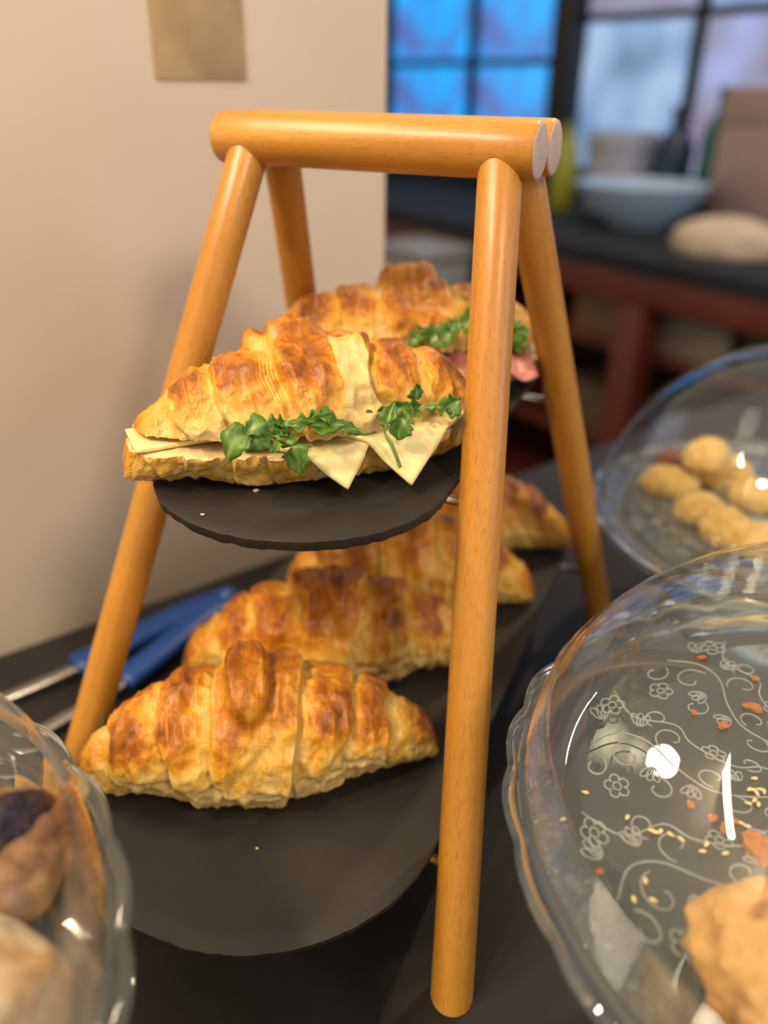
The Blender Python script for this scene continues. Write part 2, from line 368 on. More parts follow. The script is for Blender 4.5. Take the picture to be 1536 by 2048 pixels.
# ------------------------------------------------------------------ croissants
def croissant_arrays(L, R, nu=260, nv=120, seed=1, bend=0.0, flaps=(), slant=0.22, width=1.12, patches=(), lump=1.0, tip=0.24, skew=0.0, tb=(0.15, 0.37, 0.58, 0.75, 0.88), amp=0.13, tall=1.0, pw=1.55, wobk=0.05, crease=0.0, lamk=1.0, bshift=-0.03):
    s = np.linspace(-1, 1, nu); t = 0.35*np.sin(PI/2*s)+0.65*s
    ph = np.linspace(0, 2*PI, nv, endpoint=False)
    T, PH = np.meshgrid(t, ph, indexing='ij'); aT = np.abs(T)
    endr = np.sqrt(np.clip(1-((aT-0.88)/0.12).clip(0, 1)**2, 0, 1))
    prof = (tip+(1-tip)*(1-aT**pw))*endr
    base = R*prof
    wob = wobk*vnoise(np.stack([np.cos(PH)*1.5, np.sin(PH)*1.5, T*3], -1), seed)
    front = (1-np.cos(PH))/2
    te = aT+slant*front*(0.6+0.4*np.sin(PH+skew))+wob; te = np.maximum(te, 0.0)
    bounds = np.array([0.0]+list(tb)+[1.5]); x = np.zeros_like(te); A = np.zeros_like(te); bi = np.zeros_like(te)
    for i in range(len(bounds)-1):
        jl = 0.03*math.sin(seed*3.7+i*2.1)
        lo = np.where(T < 0, bounds[i]+(jl if i else 0), bounds[i]-(jl if i else 0)); hi = np.where(T < 0, bounds[i+1]+0.03*math.sin(seed*3.7+(i+1)*2.1), bounds[i+1]-0.03*math.sin(seed*3.7+(i+1)*2.1))
        m = (te >= lo) & (te < hi); x = np.where(m, (te-lo)/(hi-lo), x); A = np.where(m, amp*(1-0.10*i), A); bi = np.where(m, i, bi)
    x = np.where(bi == 0, 0.5+0.5*x, x)
    off = A*(1-(1-x)**2.2)*(1-sm(0.955, 1.0, x))*R*(0.35+0.65*prof)
    mask_low = sm(-0.75, 0.0, np.cos(PH))
    off = off*(0.35+0.65*mask_low)
    r = base+off-0.06*R*prof
    lamw = sm(0.6, 0.15, x)*mask_low*(bi > 0)*sm(-0.35, 0.35, vnoise(np.stack([T*9, np.cos(PH)*2.5, np.sin(PH)*2.5], -1), seed+11))
    lamv = np.sin(te*2*PI*58+3.5*vnoise(np.stack([T*6, np.cos(PH)*2, np.sin(PH)*2], -1), seed+4))
    r = r+0.00045*lamk*lamv*lamw*prof
    PHs = np.angle(np.exp(1j*PH)); cz = np.abs(PHs)+0.10*vnoise(np.stack([T*7, T*0, T*0+seed], -1), seed+5)
    ck = sm(1.50, 1.60, cz)*sm(0.75, 0.5, aT)*(PHs < 0); r = r-crease*ck
    bake = 0.20+0.62*sm(-0.25, 0.85, np.cos(PH-0.1))*(0.30+0.70*sm(0.02, 0.45, x))
    bake = np.where(bi == 0, bake*0.95, bake)+0.10*sm(0.5, 0.95, aT)*sm(-0.6, .5, np.cos(PH))
    bake = bake+bshift-0.25*ck*(crease > 0)
    edge = sm(0.90, 0.97, x); bake = bake-0.22*edge*mask_low
    for (t0, p0, wt, wp, h, bk) in flaps:
        dp = np.angle(np.exp(1j*(PH-p0))); dt = T-t0
        q = (np.abs(dt)/wt)**3+(np.abs(dp)/wp)**3; mk = sm(1.35, 0.30, q)*(0.9+0.22*vnoise(np.stack([T*9, np.cos(PH)*3, np.sin(PH)*3], -1), seed+31))
        r = r+h*mk; mk = np.clip(mk, 0, 1); bake = bake*(1-mk)+mk*(bk-0.5*sm(0.5, 1.0, q)*mk)
    for (t0, p0, wt, wp, bk) in patches:
        dp = np.angle(np.exp(1j*(PH-p0))); q = (np.abs(T-t0)/wt)**4+(np.abs(dp)/wp)**4
        mk = sm(1.2, 0.8, q); bake = bake*(1-mk)+mk*bk
    X = T*L/2; Y = r*np.sin(PH)*width; Z = r*np.cos(PH)*np.where(np.cos(PH) > 0, tall, 1.0)
    P_ = np.stack([X, Y, Z], -1)
    n1 = fbm(P_*55, seed+1, 2); n2 = fbm(P_*170, seed+2, 3); n3 = 1-2*np.abs(vnoise(P_*np.array([150, 85, 85]), seed+7))
    dr = lump*(0.0026*n1*prof+0.0012*n2+0.0013*n3*(0.25+prof)); rr = np.hypot(Y, Z)+1e-6
    sc = 1+dr/np.maximum(rr, 0.004); Y = Y*sc; Z = Z*sc
    bake = bake+0.18*n1+0.07*n2-0.10*n3*(n3 > 0)
    fl = 0.62*R
    Z = np.where(Z < -fl, -fl+(Z+fl)*0.10, Z)
    Z = Z+fl-np.clip(fl-0.92*base, 0, None)
    Y = Y+bend*(T**2-0.3)
    co = np.stack([X, Y, Z], -1).reshape(-1, 3); f = []
    i = np.arange(nu-1)[:, None]*nv; j = np.arange(nv)[None]; j2 = (np.arange(nv)+1) % nv
    f = np.stack([(i+j).ravel(), (i+nv+j).ravel(), (i+nv+j2).ravel(), (i+j2).ravel()], 1).tolist()
    f.append(list(range(nv))[::-1]); f.append([(nu-1)*nv+k for k in range(nv)])
    zmin = co[:, 2].min(); co[:, 2] -= zmin
    return co, f, np.clip(bake, 0, 1).ravel(), (te+T*0.013).ravel()
def croissant(name, loc, rz, label, mat=PASTRY, **kw):
    v, f, bk, te = croissant_arrays(**kw)
    me = fix(mesh(name, v, f, True, [mat], {'bake': bk, 'lam': te}))
    o = obj(name, me, None, loc, (0, 0, rz))
    return tag(o, label, 'croissant', 'croissants on the slate boards')
def deg(a): return math.radians(a)
TB3 = (0.22, 0.50, 0.74)
croissant('croissant', (0.001, -0.1445, ZL), deg(33), 'plain croissant at the front of the lower slate, with a browned fold standing on top', seed=2, L=0.194, R=0.0375,
          nu=420, nv=180, flaps=[(-0.035, -0.12, 0.115, 0.60, 0.0100, 0.78)], bend=0.002, tall=1.10, width=1.0, tb=TB3, amp=0.17, slant=0.34, wobk=0.08, crease=0.0022, lamk=0.6)
croissant('croissant', (-0.006, -0.050, ZL), deg(31), 'plain croissant second from the front on the lower slate, half hidden by the front one', PASTRY_D, seed=5, L=0.19, R=0.0365,
          flaps=[(0.03, -0.25, 0.06, 0.5, 0.007, 0.85)], bend=0.004, tall=1.08, width=1.0, tb=TB3, amp=0.17, slant=0.34, wobk=0.08, crease=0.002)
croissant('croissant', (0.004, 0.047, ZL), deg(21), 'plain croissant third from the front on the lower slate, below the upper slate', PASTRY_D, seed=8, L=0.18, R=0.036,
          flaps=[(0.06, -0.2, 0.06, 0.5, 0.006, 0.85)], tall=1.1, width=0.98, tb=TB3, amp=0.17, slant=0.34, wobk=0.08)
croissant('croissant', (0.010, 0.136, ZL), deg(21), 'farthest plain croissant on the lower slate, its bare tip pointing at the rear right leg', PASTRY_D, seed=11, L=0.18, R=0.036,
          flaps=[(0.05, -0.2, 0.06, 0.5, 0.006, 0.85)], bend=-0.006, width=0.98, tb=TB3, wobk=0.08)
def bisect_half(me, z, keep_top, rag, seed):
    bm = bmesh.new(); bm.from_mesh(me)
    for v_ in bm.verts:
        pass
    g = bmesh.ops.bisect_plane(bm, geom=bm.verts[:]+bm.edges[:]+bm.faces[:], plane_co=(0, 0, z), plane_no=(0, 0, 1), clear_inner=keep_top, clear_outer=not keep_top)
    ed = [e for e in g['geom_cut'] if isinstance(e, bmesh.types.BMEdge)]
    r = bmesh.ops.triangle_fill(bm, edges=ed, use_beauty=True)
    for q in r['geom']:
        if isinstance(q, bmesh.types.BMFace): q.material_index = 1
    cut = {v_ for e in ed for v_ in e.verts}
    bmesh.ops.recalc_face_normals(bm, faces=bm.faces)
    for v_ in cut:
        p = np.array([[v_.co.x*180, v_.co.y*180, seed*3.1]]); v_.co.z += float(vnoise(p, seed)[0])*rag+float(vnoise(p*3.1, seed+1)[0])*rag*0.5
    bm.to_mesh(me); bm.free()
    me.polygons.foreach_set('use_smooth', [True]*len(me.polygons)); sharp(me, 55); return me
def leaf(parent, pts, W, nrm, lobes=3, stem=0.2, curl=0.25, seed=0, name='arugula_leaf', tipw=1.0):
    """pts in parent space; a lobed leaf along them facing nrm"""
    n, m = 56, 7; sp = spline(pts, n); nrm = np.array(nrm, float); nrm /= np.linalg.norm(nrm); v, rib = [], []
    tot = sum(np.linalg.norm(sp[i+1]-sp[i]) for i in range(n-1))
    rs = np.random.RandomState(seed+100); ph = rs.uniform(-0.15, 0.15); tw = rs.uniform(-0.5, 0.5); curl = curl+rs.uniform(0, 0.35)
    for i in range(n):
        s = i/(n-1); t = sp[min(i+1, n-1)]-sp[max(i-1, 0)]; t /= np.linalg.norm(t)+1e-12
        side = np.cross(t, nrm); side /= np.linalg.norm(side)+1e-12; nn = np.cross(side, t); a_ = tw*(0.4+s); side, nn = side*math.cos(a_)+nn*math.sin(a_), nn*math.cos(a_)-side*math.sin(a_)
        if s < stem: wl = wr = 0.0008/W
        else:
            q = (s-stem)/(1-stem)
            def prof(o):
                g = lambda c_, w_: math.exp(-((q-c_-o)/w_)**2)
                tl = 0.0
                if q > 0.46: e = (q-0.46)/0.54; tl = (math.sin(PI*min(1.0, e**0.62)))**0.85*(1+0.13*math.sin(30*q+seed+o*60))
                return max(0.10*(1-q), tl, 0.62*g(0.16, 0.055) if lobes > 1 else 0, 0.75*g(0.36, 0.065))
            wl, wr = prof(0.02+ph*0.2), prof(-0.02+ph*0.2)
            wl = max(wl, 0.0004/W); wr = max(wr, 0.0004/W)
        for k in range(m):
            u = (k-(m-1)/2)/((m-1)/2); wd = (wl if u < 0 else wr)*W
            p = sp[i]+side*u*wd+nn*(curl*wd*abs(u)**1.3+0.0011*math.sin(9*s+seed+3*u)*min(1, wd/0.003))
            v.append(p); rib.append(max(0, 1-abs(u)*3.2)*0.7 if s > stem else 0.9)
    f = [(i*m+k, (i+1)*m+k, (i+1)*m+k+1, i*m+k+1) for i in range(n-1) for k in range(m-1)]
    o = obj(name, mesh(name, v, f, True, [LEAF], {'rib': rib}), parent)
    md = o.modifiers.new('thickness', 'SOLIDIFY'); md.thickness = 0.0005; md.offset = 0
    return o
def sheet(parent, fn, name, mat, nu=24, nv=24, th=0.0022, bev=True):
    v = [fn(i/(nu-1), j/(nv-1)) for i in range(nu) for j in range(nv)]
    f = [(i*nv+j, (i+1)*nv+j, (i+1)*nv+j+1, i*nv+j+1) for i in range(nu-1) for j in range(nv-1)]
    o = obj(name, mesh(name, v, f, True, [mat]), parent)
    md = o.modifiers.new('thickness', 'SOLIDIFY'); md.thickness = th; md.offset = 0
    return o
class Sandwich:
    def __init__(s, loc, rz, label, seed, L, R, cut_lo, cut_hi, lift, tilt, dy=0.0, nu=420, nv=180, kw_top={}, kw_bot={}):
        s.root = empty('filled_croissant', loc, rz); tag(s.root, label, 'filled croissant', 'filled croissants on the upper slate')
        s.loc = np.array(loc); s.rz = rz; c, sn = math.cos(rz), math.sin(rz); s.R = np.array([[c, -sn, 0], [sn, c, 0], [0, 0, 1]])
        v, f, bk, te = croissant_arrays(L=L, R=R, nu=nu, nv=nv, seed=seed, **kw_bot)
        me = bisect_half(fix(mesh('bottom_half', v, f, True, [PASTRY, CRUMB], {'bake': bk*0.75, 'lam': te})), cut_lo, False, 0.0012, seed)
        obj('bottom_half', me, s.root)
        v, f, bk, te = croissant_arrays(L=L*0.985, R=R, nu=nu, nv=nv, seed=seed+20, **kw_top)
        me = bisect_half(fix(mesh('top_half', v, f, True, [PASTRY, CRUMB], {'bake': bk, 'lam': te})), cut_hi, True, 0.0016, seed+3)
        obj('top_half', me, s.root, (0, dy, lift), (deg(tilt), 0, 0))
    def px(s, x, y, yl, slope=0.0):
        """pixel to the local plane Y = yl (front of the filling), in local coordinates"""
        n = s.R @ np.array([0, 1, slope]); p0 = s.loc+s.R @ np.array([0, yl, 0])
        return s.R.T @ (onplane(x, y, p0, n)-s.loc)
    def to_local(s, p): return s.R.T @ (np.array(p)-s.loc)
fs = Sandwich((0.0065, -0.081, ZU), deg(44.5), 'cut croissant filled with cheese slices and arugula, at the front of the upper slate', 3, 0.192, 0.035, 0.0205, 0.0205, 0.0055, -2, 0.002,
              kw_top=dict(flaps=[(-0.12, 0.62, 0.22, 0.50, 0.010, 0.74)], patches=[(0.12, -0.9, 0.085, 0.9, 0.05)], slant=0.22, amp=0.16, tall=0.84, pw=1.75, tip=0.24, tb=(0.24, 0.50, 0.74), wobk=0.09, lamk=0.9),
              kw_bot=dict(slant=0.2, pw=2.0, tip=0.34, bshift=0.12))
FN = fs.R.T @ (CAM-np.array(fs.loc)); FN /= np.linalg.norm(FN)
def drape(cx, cy, ang, side, zc, yedge, droop, side2=None):
    ca, sa = math.cos(ang), math.sin(ang)
    def fn(u, v):
        a, b = (u-0.5)*side, (v-0.5)*(side2 or side); x = cx+ca*a-sa*b; y = cy+sa*a+ca*b; z = zc
        if y < yedge:
            d = yedge-y; k = min(1.0, d/0.010); an = droop*k
            y = yedge-(d*math.cos(an*0.75)); z = zc-d*math.sin(an)
        z += 0.0006*math.sin(60*x+40*y)
        return (x, y, z)
    return fn
sheet(fs.root, drape(-0.005, -0.013, deg(50), 0.062, 0.0228, -0.0385, deg(62)), 'cheese_slice', CHEESE, 36, 36)
sheet(fs.root, drape(0.031, -0.014, deg(42), 0.066, 0.0254, -0.0375, deg(60)), 'cheese_slice', CHEESE, 36, 36)
sheet(fs.root, drape(-0.063, -0.001, deg(6), 0.056, 0.0220, -0.040, deg(10), 0.026), 'cheese_slice', CHEESE, 20, 20)
YF = -0.043
def P(*pts): return [fs.px(x, y, yl) for (x, y, yl) in pts]
LV = [  # pixel, pixel, local depth: stems start inside the filling
    (P((610, 845, -0.030), (560, 850, -0.041), (505, 862, -0.047), (470, 885, -0.050), (456, 925, -0.050)), 0.0085, 2),
    (P((600, 850, -0.030), (560, 856, -0.043), (520, 872, -0.050), (492, 905, -0.050)), 0.0075, 2),
    (P((590, 840, -0.030), (555, 845, -0.044), (520, 850, -0.049), (488, 868, -0.051)), 0.0065, 2),
    (P((570, 850, -0.032), (575, 875, -0.046), (592, 905, -0.050), (600, 950, -0.051)), 0.0075, 2),
    (P((585, 852, -0.034), (560, 870, -0.047), (548, 890, -0.051), (540, 905, -0.052)), 0.0060, 2),
    (P((520, 850, -0.034), (580, 852, -0.045), (640, 848, -0.047), (690, 850, -0.047)), 0.0060, 3),
    (P((600, 850, -0.034), (640, 846, -0.043), (690, 856, -0.046), (735, 868, -0.047)), 0.0045, 3),
    (P((560, 842, -0.036), (610, 838, -0.045), (650, 832, -0.046), (672, 836, -0.046)), 0.0055, 2),
    (P((815, 830, -0.036), (826, 812, -0.044), (830, 790, -0.046), (832, 766, -0.046)), 0.0050, 1),
    (P((850, 815, -0.036), (825, 828, -0.046), (805, 850, -0.048), (795, 880, -0.048)), 0.0070, 3),
    (P((800, 935, -0.050), (786, 895, -0.050), (770, 865, -0.049), (775, 840, -0.047), (790, 805, -0.042)), 0.0045, 1),
    (P((830, 815, -0.034), (870, 815, -0.040), (900, 812, -0.042), (920, 802, -0.042)), 0.0070, 2),
    (P((860, 810, -0.030), (890, 806, -0.036), (908, 815, -0.040), (922, 822, -0.040)), 0.0060, 2),
    (P((690, 838, -0.030), (740, 828, -0.036), (790, 820, -0.038), (840, 815, -0.038)), 0.0050, 3),
]
for i, (pp, W_, lb) in enumerate(LV):
    leaf(fs.root, pp, W_*0.80, FN+np.array([0, 0, 0.25]), lb, 0.16 if i != 10 else 0.45, 0.12, i)
# thin dark greens seen along the gap
rs_ = Sandwich((-0.0035, 0.050, ZU), deg(30), 'cut croissant filled with ham and arugula, at the back of the upper slate', 6, 0.180, 0.035, 0.0205, 0.0205, 0.007, -3, 0.002, 260, 120,
               kw_top=dict(flaps=[(0.02, 0.45, 0.22, 0.55, 0.012, 0.62)], slant=0.18, amp=0.15, tall=0.80, pw=2.0, tip=0.38, tb=TB3, wobk=0.07), kw_bot=dict(slant=0.2, pw=2.1, tip=0.42, bshift=-0.2))
FN2 = rs_.R.T @ (CAM-np.array(rs_.loc)); FN2 /= np.linalg.norm(FN2)
HAM = mat_blotch('ham', [(0.3, (0.42, 0.10, 0.09)), (0.55, (0.58, 0.22, 0.18)), (0.75, (0.70, 0.42, 0.34))], 45, 0.4, 0.2)
def hamfn(cx):
    def fn(u, v):
        x = cx+(u-0.5)*0.075; y = -0.050+v*0.06; z = 0.0245+0.0028*math.sin(u*19)-0.010*max(0, 0.35-v)**1.2*2.2
        return (x, y, z)
    return fn
sheet(rs_.root, hamfn(0.034), 'ham_slice', HAM, 40, 14, 0.0016); sheet(rs_.root, hamfn(-0.03), 'ham_slice', HAM, 40, 14, 0.0016)
def P2(*pts): return [rs_.px(x, y, yl) for (x, y, yl) in pts]
LV2 = [(P2((860, 650, -0.03), (840, 665, -0.044), (832, 685, -0.048), (850, 700, -0.05)), 0.008, 2),
       (P2((930, 640, -0.03), (900, 655, -0.044), (875, 672, -0.048), (855, 690, -0.05)), 0.008, 3),
       (P2((880, 645, -0.03), (910, 650, -0.044), (935, 648, -0.048), (955, 650, -0.05)), 0.008, 3),
       (P2((940, 640, -0.03), (915, 652, -0.046), (895, 672, -0.05), (885, 688, -0.052)), 0.007, 2),
       (P2((1000, 640, -0.03), (1020, 650, -0.044), (1034, 668, -0.048), (1046, 690, -0.05)), 0.007, 2),
       (P2((980, 650, -0.03), (1015, 660, -0.044), (1035, 680, -0.048), (1045, 705, -0.05)), 0.006, 2)]
for i, (pp, W_, lb) in enumerate(LV2): leaf(rs_.root, pp, W_, FN2+np.array([0, 0, 0.3]), lb, 0.14, 0.3, i+40)

# ------------------------------------------------------------------ glass cake stands
def cake_plate(name, c, zr, r, label, nsc=26):
    zf = zr-0.007                                     # floor of the plate
    prof = [(1e-5, zf), (r*0.45, zf), (r*0.75, zf), (r*0.835, zf), (r*0.845, zf), (r*0.87, zf+0.0008), (r*0.885, zf+0.0040), (r*0.91, zf+0.0055), (r*0.955, zf+0.0052), (r*0.985, zr+0.001), (r, zr-0.0005), (r*0.992, zr-0.0055), (r*0.94, zf+0.0012), (r*0.86, zf-0.001), (r*0.80, zf-0.0055), (r*0.79, zf-0.0056), (r*0.70, zf-0.0058), (r*0.40, zf-0.0064), (r*0.35, zf-0.0065),
            (0.030, zf-0.010), (0.017, zf-0.026), (0.014, zf*0.50), (0.017, zf*0.30), (0.034, 0.016), (0.062, 0.007), (0.066, 0.003), (0.064, 0.0003), (0.045, 0.0003), (1e-5, 0.006)]
    def scal(th, rr, z):
        k = sm(r*0.86, r*0.99, rr)
        wv = abs(math.sin(th*nsc/2)); return rr+k*(0.0024*wv-0.0012), z+k*0.0016*(wv-0.5)
    me = lathe(name+'_body', prof, 320, [SGLASS], scal, ang=60)
    root = empty(name, (c[0], c[1], 0.0)); tag(root, label, 'cake stand', 'glass cake stands with domes')
    obj('plate', me, root)
    return root, zf
def motif(rng, flip):
    """vine scroll in (tangential, radial) mm units"""
    L = []
    def spiral(x0, y0, a0, turns, R0, R1, sgn):
        n = 16; out = []
        for i in range(n):
            q = i/(n-1); a = a0+sgn*turns*2*PI*q; R = R0*(1-q)+R1*q; out.append((x0+R*math.cos(a), y0+R*math.sin(a)))
        return out
    stem = [(0, -34), (7, -24), (9, -12), (2, 0), (-6, 11), (-6, 22), (2, 31)]
    L.append(spline([np.array([a, b, 0]) for a, b in stem], 26)); L.append(spline([np.array([a, b, 0]) for a, b in ((-20, -36), (-19, -26), (-11, -18), (-14, -2), (-20, 6), (-15, 20), (-22, 33))], 26))
    for (x, y, a, sg, R) in ((-17, -22, 0, -1, 5), (-19, 13, 0, 1, 5), (14, 6, PI, 1, 5.5), (15, -19, PI, 1, 6.5), (1, -12, 0, 1, 6), (-12, 5, 0.3, 1, 6.5), (3, 17, PI, -1, 7), (10, 28, PI, 1, 5)):
        L.append([np.array([p, q, 0]) for p, q in spiral(x, y, a, 0.85, R, 1.6, sg)])
    for (x, y, a) in ((9, -6, 0.3), (-2, -20, 2.6), (-12, 17, 2.8), (5, 8, 0.2), (12, -30, -0.4), (-9, 30, 2.4)):
        for da in (-0.5, 0, 0.5):
            c, s = math.cos(a+da), math.sin(a+da); lf = []
            for i in range(11):
                q = i/10*2*PI; lx = 3.2*(1-math.cos(q)); ly = 1.3*math.sin(q); lf.append(np.array([x+c*lx-s*ly, y+s*lx+c*ly, 0]))
            L.append(lf)
    for (x, y) in ((-14, -10), (16, 20), (-16, 30)):
        for k in range(5):
            a = 2*PI*k/5+0.3; L.append([np.array([x+2.7*math.cos(a)+1.7*math.cos(q), y+2.7*math.sin(a)+1.7*math.sin(q), 0]) for q in np.linspace(a-2.2, a+2.2, 9)])
        L.append([np.array([x+1.5*math.cos(q), y+1.5*math.sin(q), 0]) for q in np.linspace(0, 2*PI, 9)])
    return L
def emboss(root, zf, r, nrep):
    V, F = [], []
    for k in range(nrep):
        a0 = 2*PI*k/nrep; fl = 1
        for pl in motif(None, fl):
            pts = []
            for p in pl:
                rad = r*0.56+p[1]*0.001*1.18*(r/0.158); rad = max(0.004, rad); a = a0+p[0]*0.001/(r*0.56)*1.15
                pts.append((rad*math.cos(a), rad*math.sin(a), zf+0.00005))
            v, f = tube_arrays(pts, 0.00045, 5); b = len(V); V += v; F += [tuple(i+b for i in q) for q in f]
    # starburst in the middle
    for k in range(28):
        a = 2*PI*k/28; v, f = tube_arrays([(math.cos(a)*x, math.sin(a)*x, zf+0.00005) for x in np.linspace(r*0.05, r*0.24, 5)], 0.0005, 5); b = len(V); V += v; F += [tuple(i+b for i in q) for q in f]
    o = obj('embossed_vine_pattern', mesh('embossed_vine_pattern', V, F, True, [RELIEF]), root); o['kind'] = 'stuff'
def dome(name, c, z0, rd, h, label, nrib=9):
    prof = [(rd+0.0025, z0), (rd+0.004, z0+0.0012), (rd+0.003, z0+0.003)]
    # ribbed band, then the smooth bowl
    for i in range(nrib*4+1):
        q = i/(nrib*4); a = q*0.26; rr = rd*math.cos(a)+0.0013*math.sin(q*nrib*2*PI); prof.append((rr, z0+0.0035+h*math.sin(a)))
    for a in np.linspace(0.27, PI/2-0.10, 40): prof.append((rd*math.cos(a), z0+0.0035+h*math.sin(a)))
    zt = z0+0.0035+h*math.sin(PI/2-0.10)
    prof += [(0.010, zt+0.0015), (0.0085, zt+0.006), (0.012, zt+0.011), (0.016, zt+0.017), (0.0155, zt+0.023), (0.010, zt+0.028), (1e-5, zt+0.030)]
    me = lathe(name, prof, 200, [TGLASS])
    o = obj(name, me, None, (c[0], c[1], 0)); tag(o, label, 'glass dome', 'glass domes of the cake stands'); return o
CS = {'R': ((0.2907, -0.126), 0.150, 0.158, 0.149, 0.090), 'L': ((-0.0726, -0.405), 0.160, 0.1698, 0.161, 0.100), 'F': ((0.252, 0.214), 0.110, 0.1535, 0.1455, 0.126)}
LBL = {'R': ('clear vine-patterned glass cake stand sprinkled with sesame seeds at the right edge', 'clear glass dome lid over the biscuit on the big stand at the right edge'),
       'L': ('clear glass cake stand with scalloped rim in the lower left corner', 'clear glass dome lid over the dark berry pastry at the lower left'),
       'F': ('glass cake stand piled with yellow cookies, behind at the right', 'clear glass dome lid over the yellow cookies, behind at the right')}
ZF = {}
for k, (c, zr, r, rd, h) in CS.items():
    root, ZF[k] = cake_plate('cake_stand', c, zr, r, LBL[k][0]); emboss(root, ZF[k], r, 10)
    dome('cake_dome', c, zr-0.0003, rd, h, LBL[k][1])

# ------------------------------------------------------------------ baked goods under the domes
def lump(name, loc, rx, ry, rz_, mat, seed, label, cat, group=None, rough=0.12, freq=40, rot=0.0, flat=0.25, nu=72, nv=44, fine=0.02):
    v, f = [], []
    th = np.linspace(0, 2*PI, nu, endpoint=False); ph = np.linspace(0.0, PI, nv)
    PHI, TH_ = np.meshgrid(ph, th, indexing='ij')
    D = np.stack([np.sin(PHI)*np.cos(TH_), np.sin(PHI)*np.sin(TH_), np.cos(PHI)], -1)
    S = np.sign(D)*np.abs(D)**0.9*np.array([rx, ry, rz_])
    k = 1+rough*fbm(S*freq, seed, 3)+fine*fbm(S*freq*5, seed+9, 2)-rough*0.5*np.abs(vnoise(S*freq*1.7, seed+3))
    S = S*k[..., None]; S[..., 2] = np.where(S[..., 2] < -rz_*flat, -rz_*flat, S[..., 2]); S[..., 2] -= S[..., 2].min()
    co = S.reshape(-1, 3); f = []
    for i in range(nv-1):
        for j in range(nu): f.append((i*nu+j, (i+1)*nu+j, (i+1)*nu+(j+1) % nu, i*nu+(j+1) % nu))
    me = mesh(name, co, f, True, [mat])
    bm = bmesh.new(); bm.from_mesh(me); bmesh.ops.remove_doubles(bm, verts=bm.verts, dist=1e-5); bmesh.ops.recalc_face_normals(bm, faces=bm.faces); bm.to_mesh(me); bm.free()
    me.polygons.foreach_set('use_smooth', [True]*len(me.polygons))
    o = obj(name, me, None, loc, (0, 0, rot)); tag(o, label, cat, group); return o
BISC = mat_blotch('biscuit', [(0.30, (0.22, 0.08, 0.02)), (0.42, (0.50, 0.26, 0.08)), (0.6, (0.58, 0.34, 0.12)), (0.8, (0.64, 0.42, 0.19))], 46, 0.6, 0.5, 0.003)
def at_plate(k, x, y, dz=0.0): p = onz(x, y, ZF[k]+dz); return (float(p[0]), float(p[1]), ZF[k]+0.0006)
p = at_plate('R', 1625, 1935, 0.012)
lump('biscuit', p, 0.036, 0.034, 0.020, BISC, 4, 'pale brown crackled biscuit under the dome at the lower right corner', 'biscuit', None, 0.13, 55, 0.4, 0.25, 130, 80, 0.035)
FLAKE = mat_blotch('toasted_flake', [(0.3, (0.28, 0.07, 0.01)), (0.7, (0.55, 0.20, 0.04))], 200, 0.5)
SES = mat_blotch('sesame', [(0.3, (0.72, 0.50, 0.24)), (0.7, (0.84, 0.66, 0.38))], 300, 0.45)
def flake_me(sz, seed):
    rs = np.random.RandomState(seed); n = 9; v = []
    for zz in (0, sz*0.3):
        for i in range(n):
            a = 2*PI*i/n; r = sz*(0.7+0.5*rs.rand()); v.append((r*math.cos(a), r*0.7*math.sin(a), zz+sz*0.12*rs.rand()*(zz > 0)))
    f = [tuple(range(n))[::-1], tuple(range(n, 2*n))]+[(i, (i+1) % n, n+(i+1) % n, n+i) for i in range(n)]
    return mesh('flake', v, f, False, [FLAKE])
def seed_me():
    prof = [(1e-5, -0.0016), (0.0004, -0.0013), (0.0008, -0.0003), (0.0009, 0.0004), (0.0006, 0.0012), (1e-5, 0.0016)]
    me = lathe('sesame_seed', prof, 10, [SES])
    for v_ in me.vertices: v_.co = (v_.co.z, v_.co.x, v_.co.y*0.55+0.00055)
    return me
SM_ = seed_me()
SEEDS = [(1498, 1582), (1506, 1583), (1513, 1590), (1520, 1582), (1527, 1586), (1508, 1604), (1496, 1610), (1516, 1612), (1170, 1588), (1254, 1638), (1302, 1664), (1310, 1668), (1320, 1666), (1362, 1682), (1404, 1706), (1450, 1710), (1267, 1802), (1306, 1804), (1290, 1765), (1412, 1692), (1482, 1650), (1494, 1656), (1340, 1672), (1125, 1642), (1508, 1560)]
for i, (x, y) in enumerate(SEEDS):
    o = obj('sesame_seed', SM_, None, at_plate('R', x, y), (0, 0, random.uniform(0, PI))); o.location.z = ZF['R']+0.0005
    tag(o, 'small pale sesame seed lying on the vine-patterned glass plate', 'sesame seed', 'sesame seeds on the right glass plate')
for i, (x, y, s_) in enumerate([(1403, 1318, .0030), (1445, 1455, .0040), (1510, 1420, .0050), (1492, 1415, .0035), (1388, 1428, .0028), (1380, 1612, .0030), (1425, 1640, .0032), (1450, 1662, .0040), (1470, 1645, .0026), (1510, 1360, .003), (1198, 1746, .0022), (1512, 1700, .0095)]):
    big = s_ > 0.009
    o = obj('pastry_flake', flake_me(s_*0.75, i), None, at_plate('R', x, y), (0, 0, random.uniform(0, PI))); o.location.z = ZF['R']+0.0006
    tag(o, 'large toasted brown flake touching the crackled biscuit on the glass plate' if big else 'small toasted brown pastry flake lying on the vine-patterned glass plate', 'pastry flake', 'toasted flakes on the right glass plate')
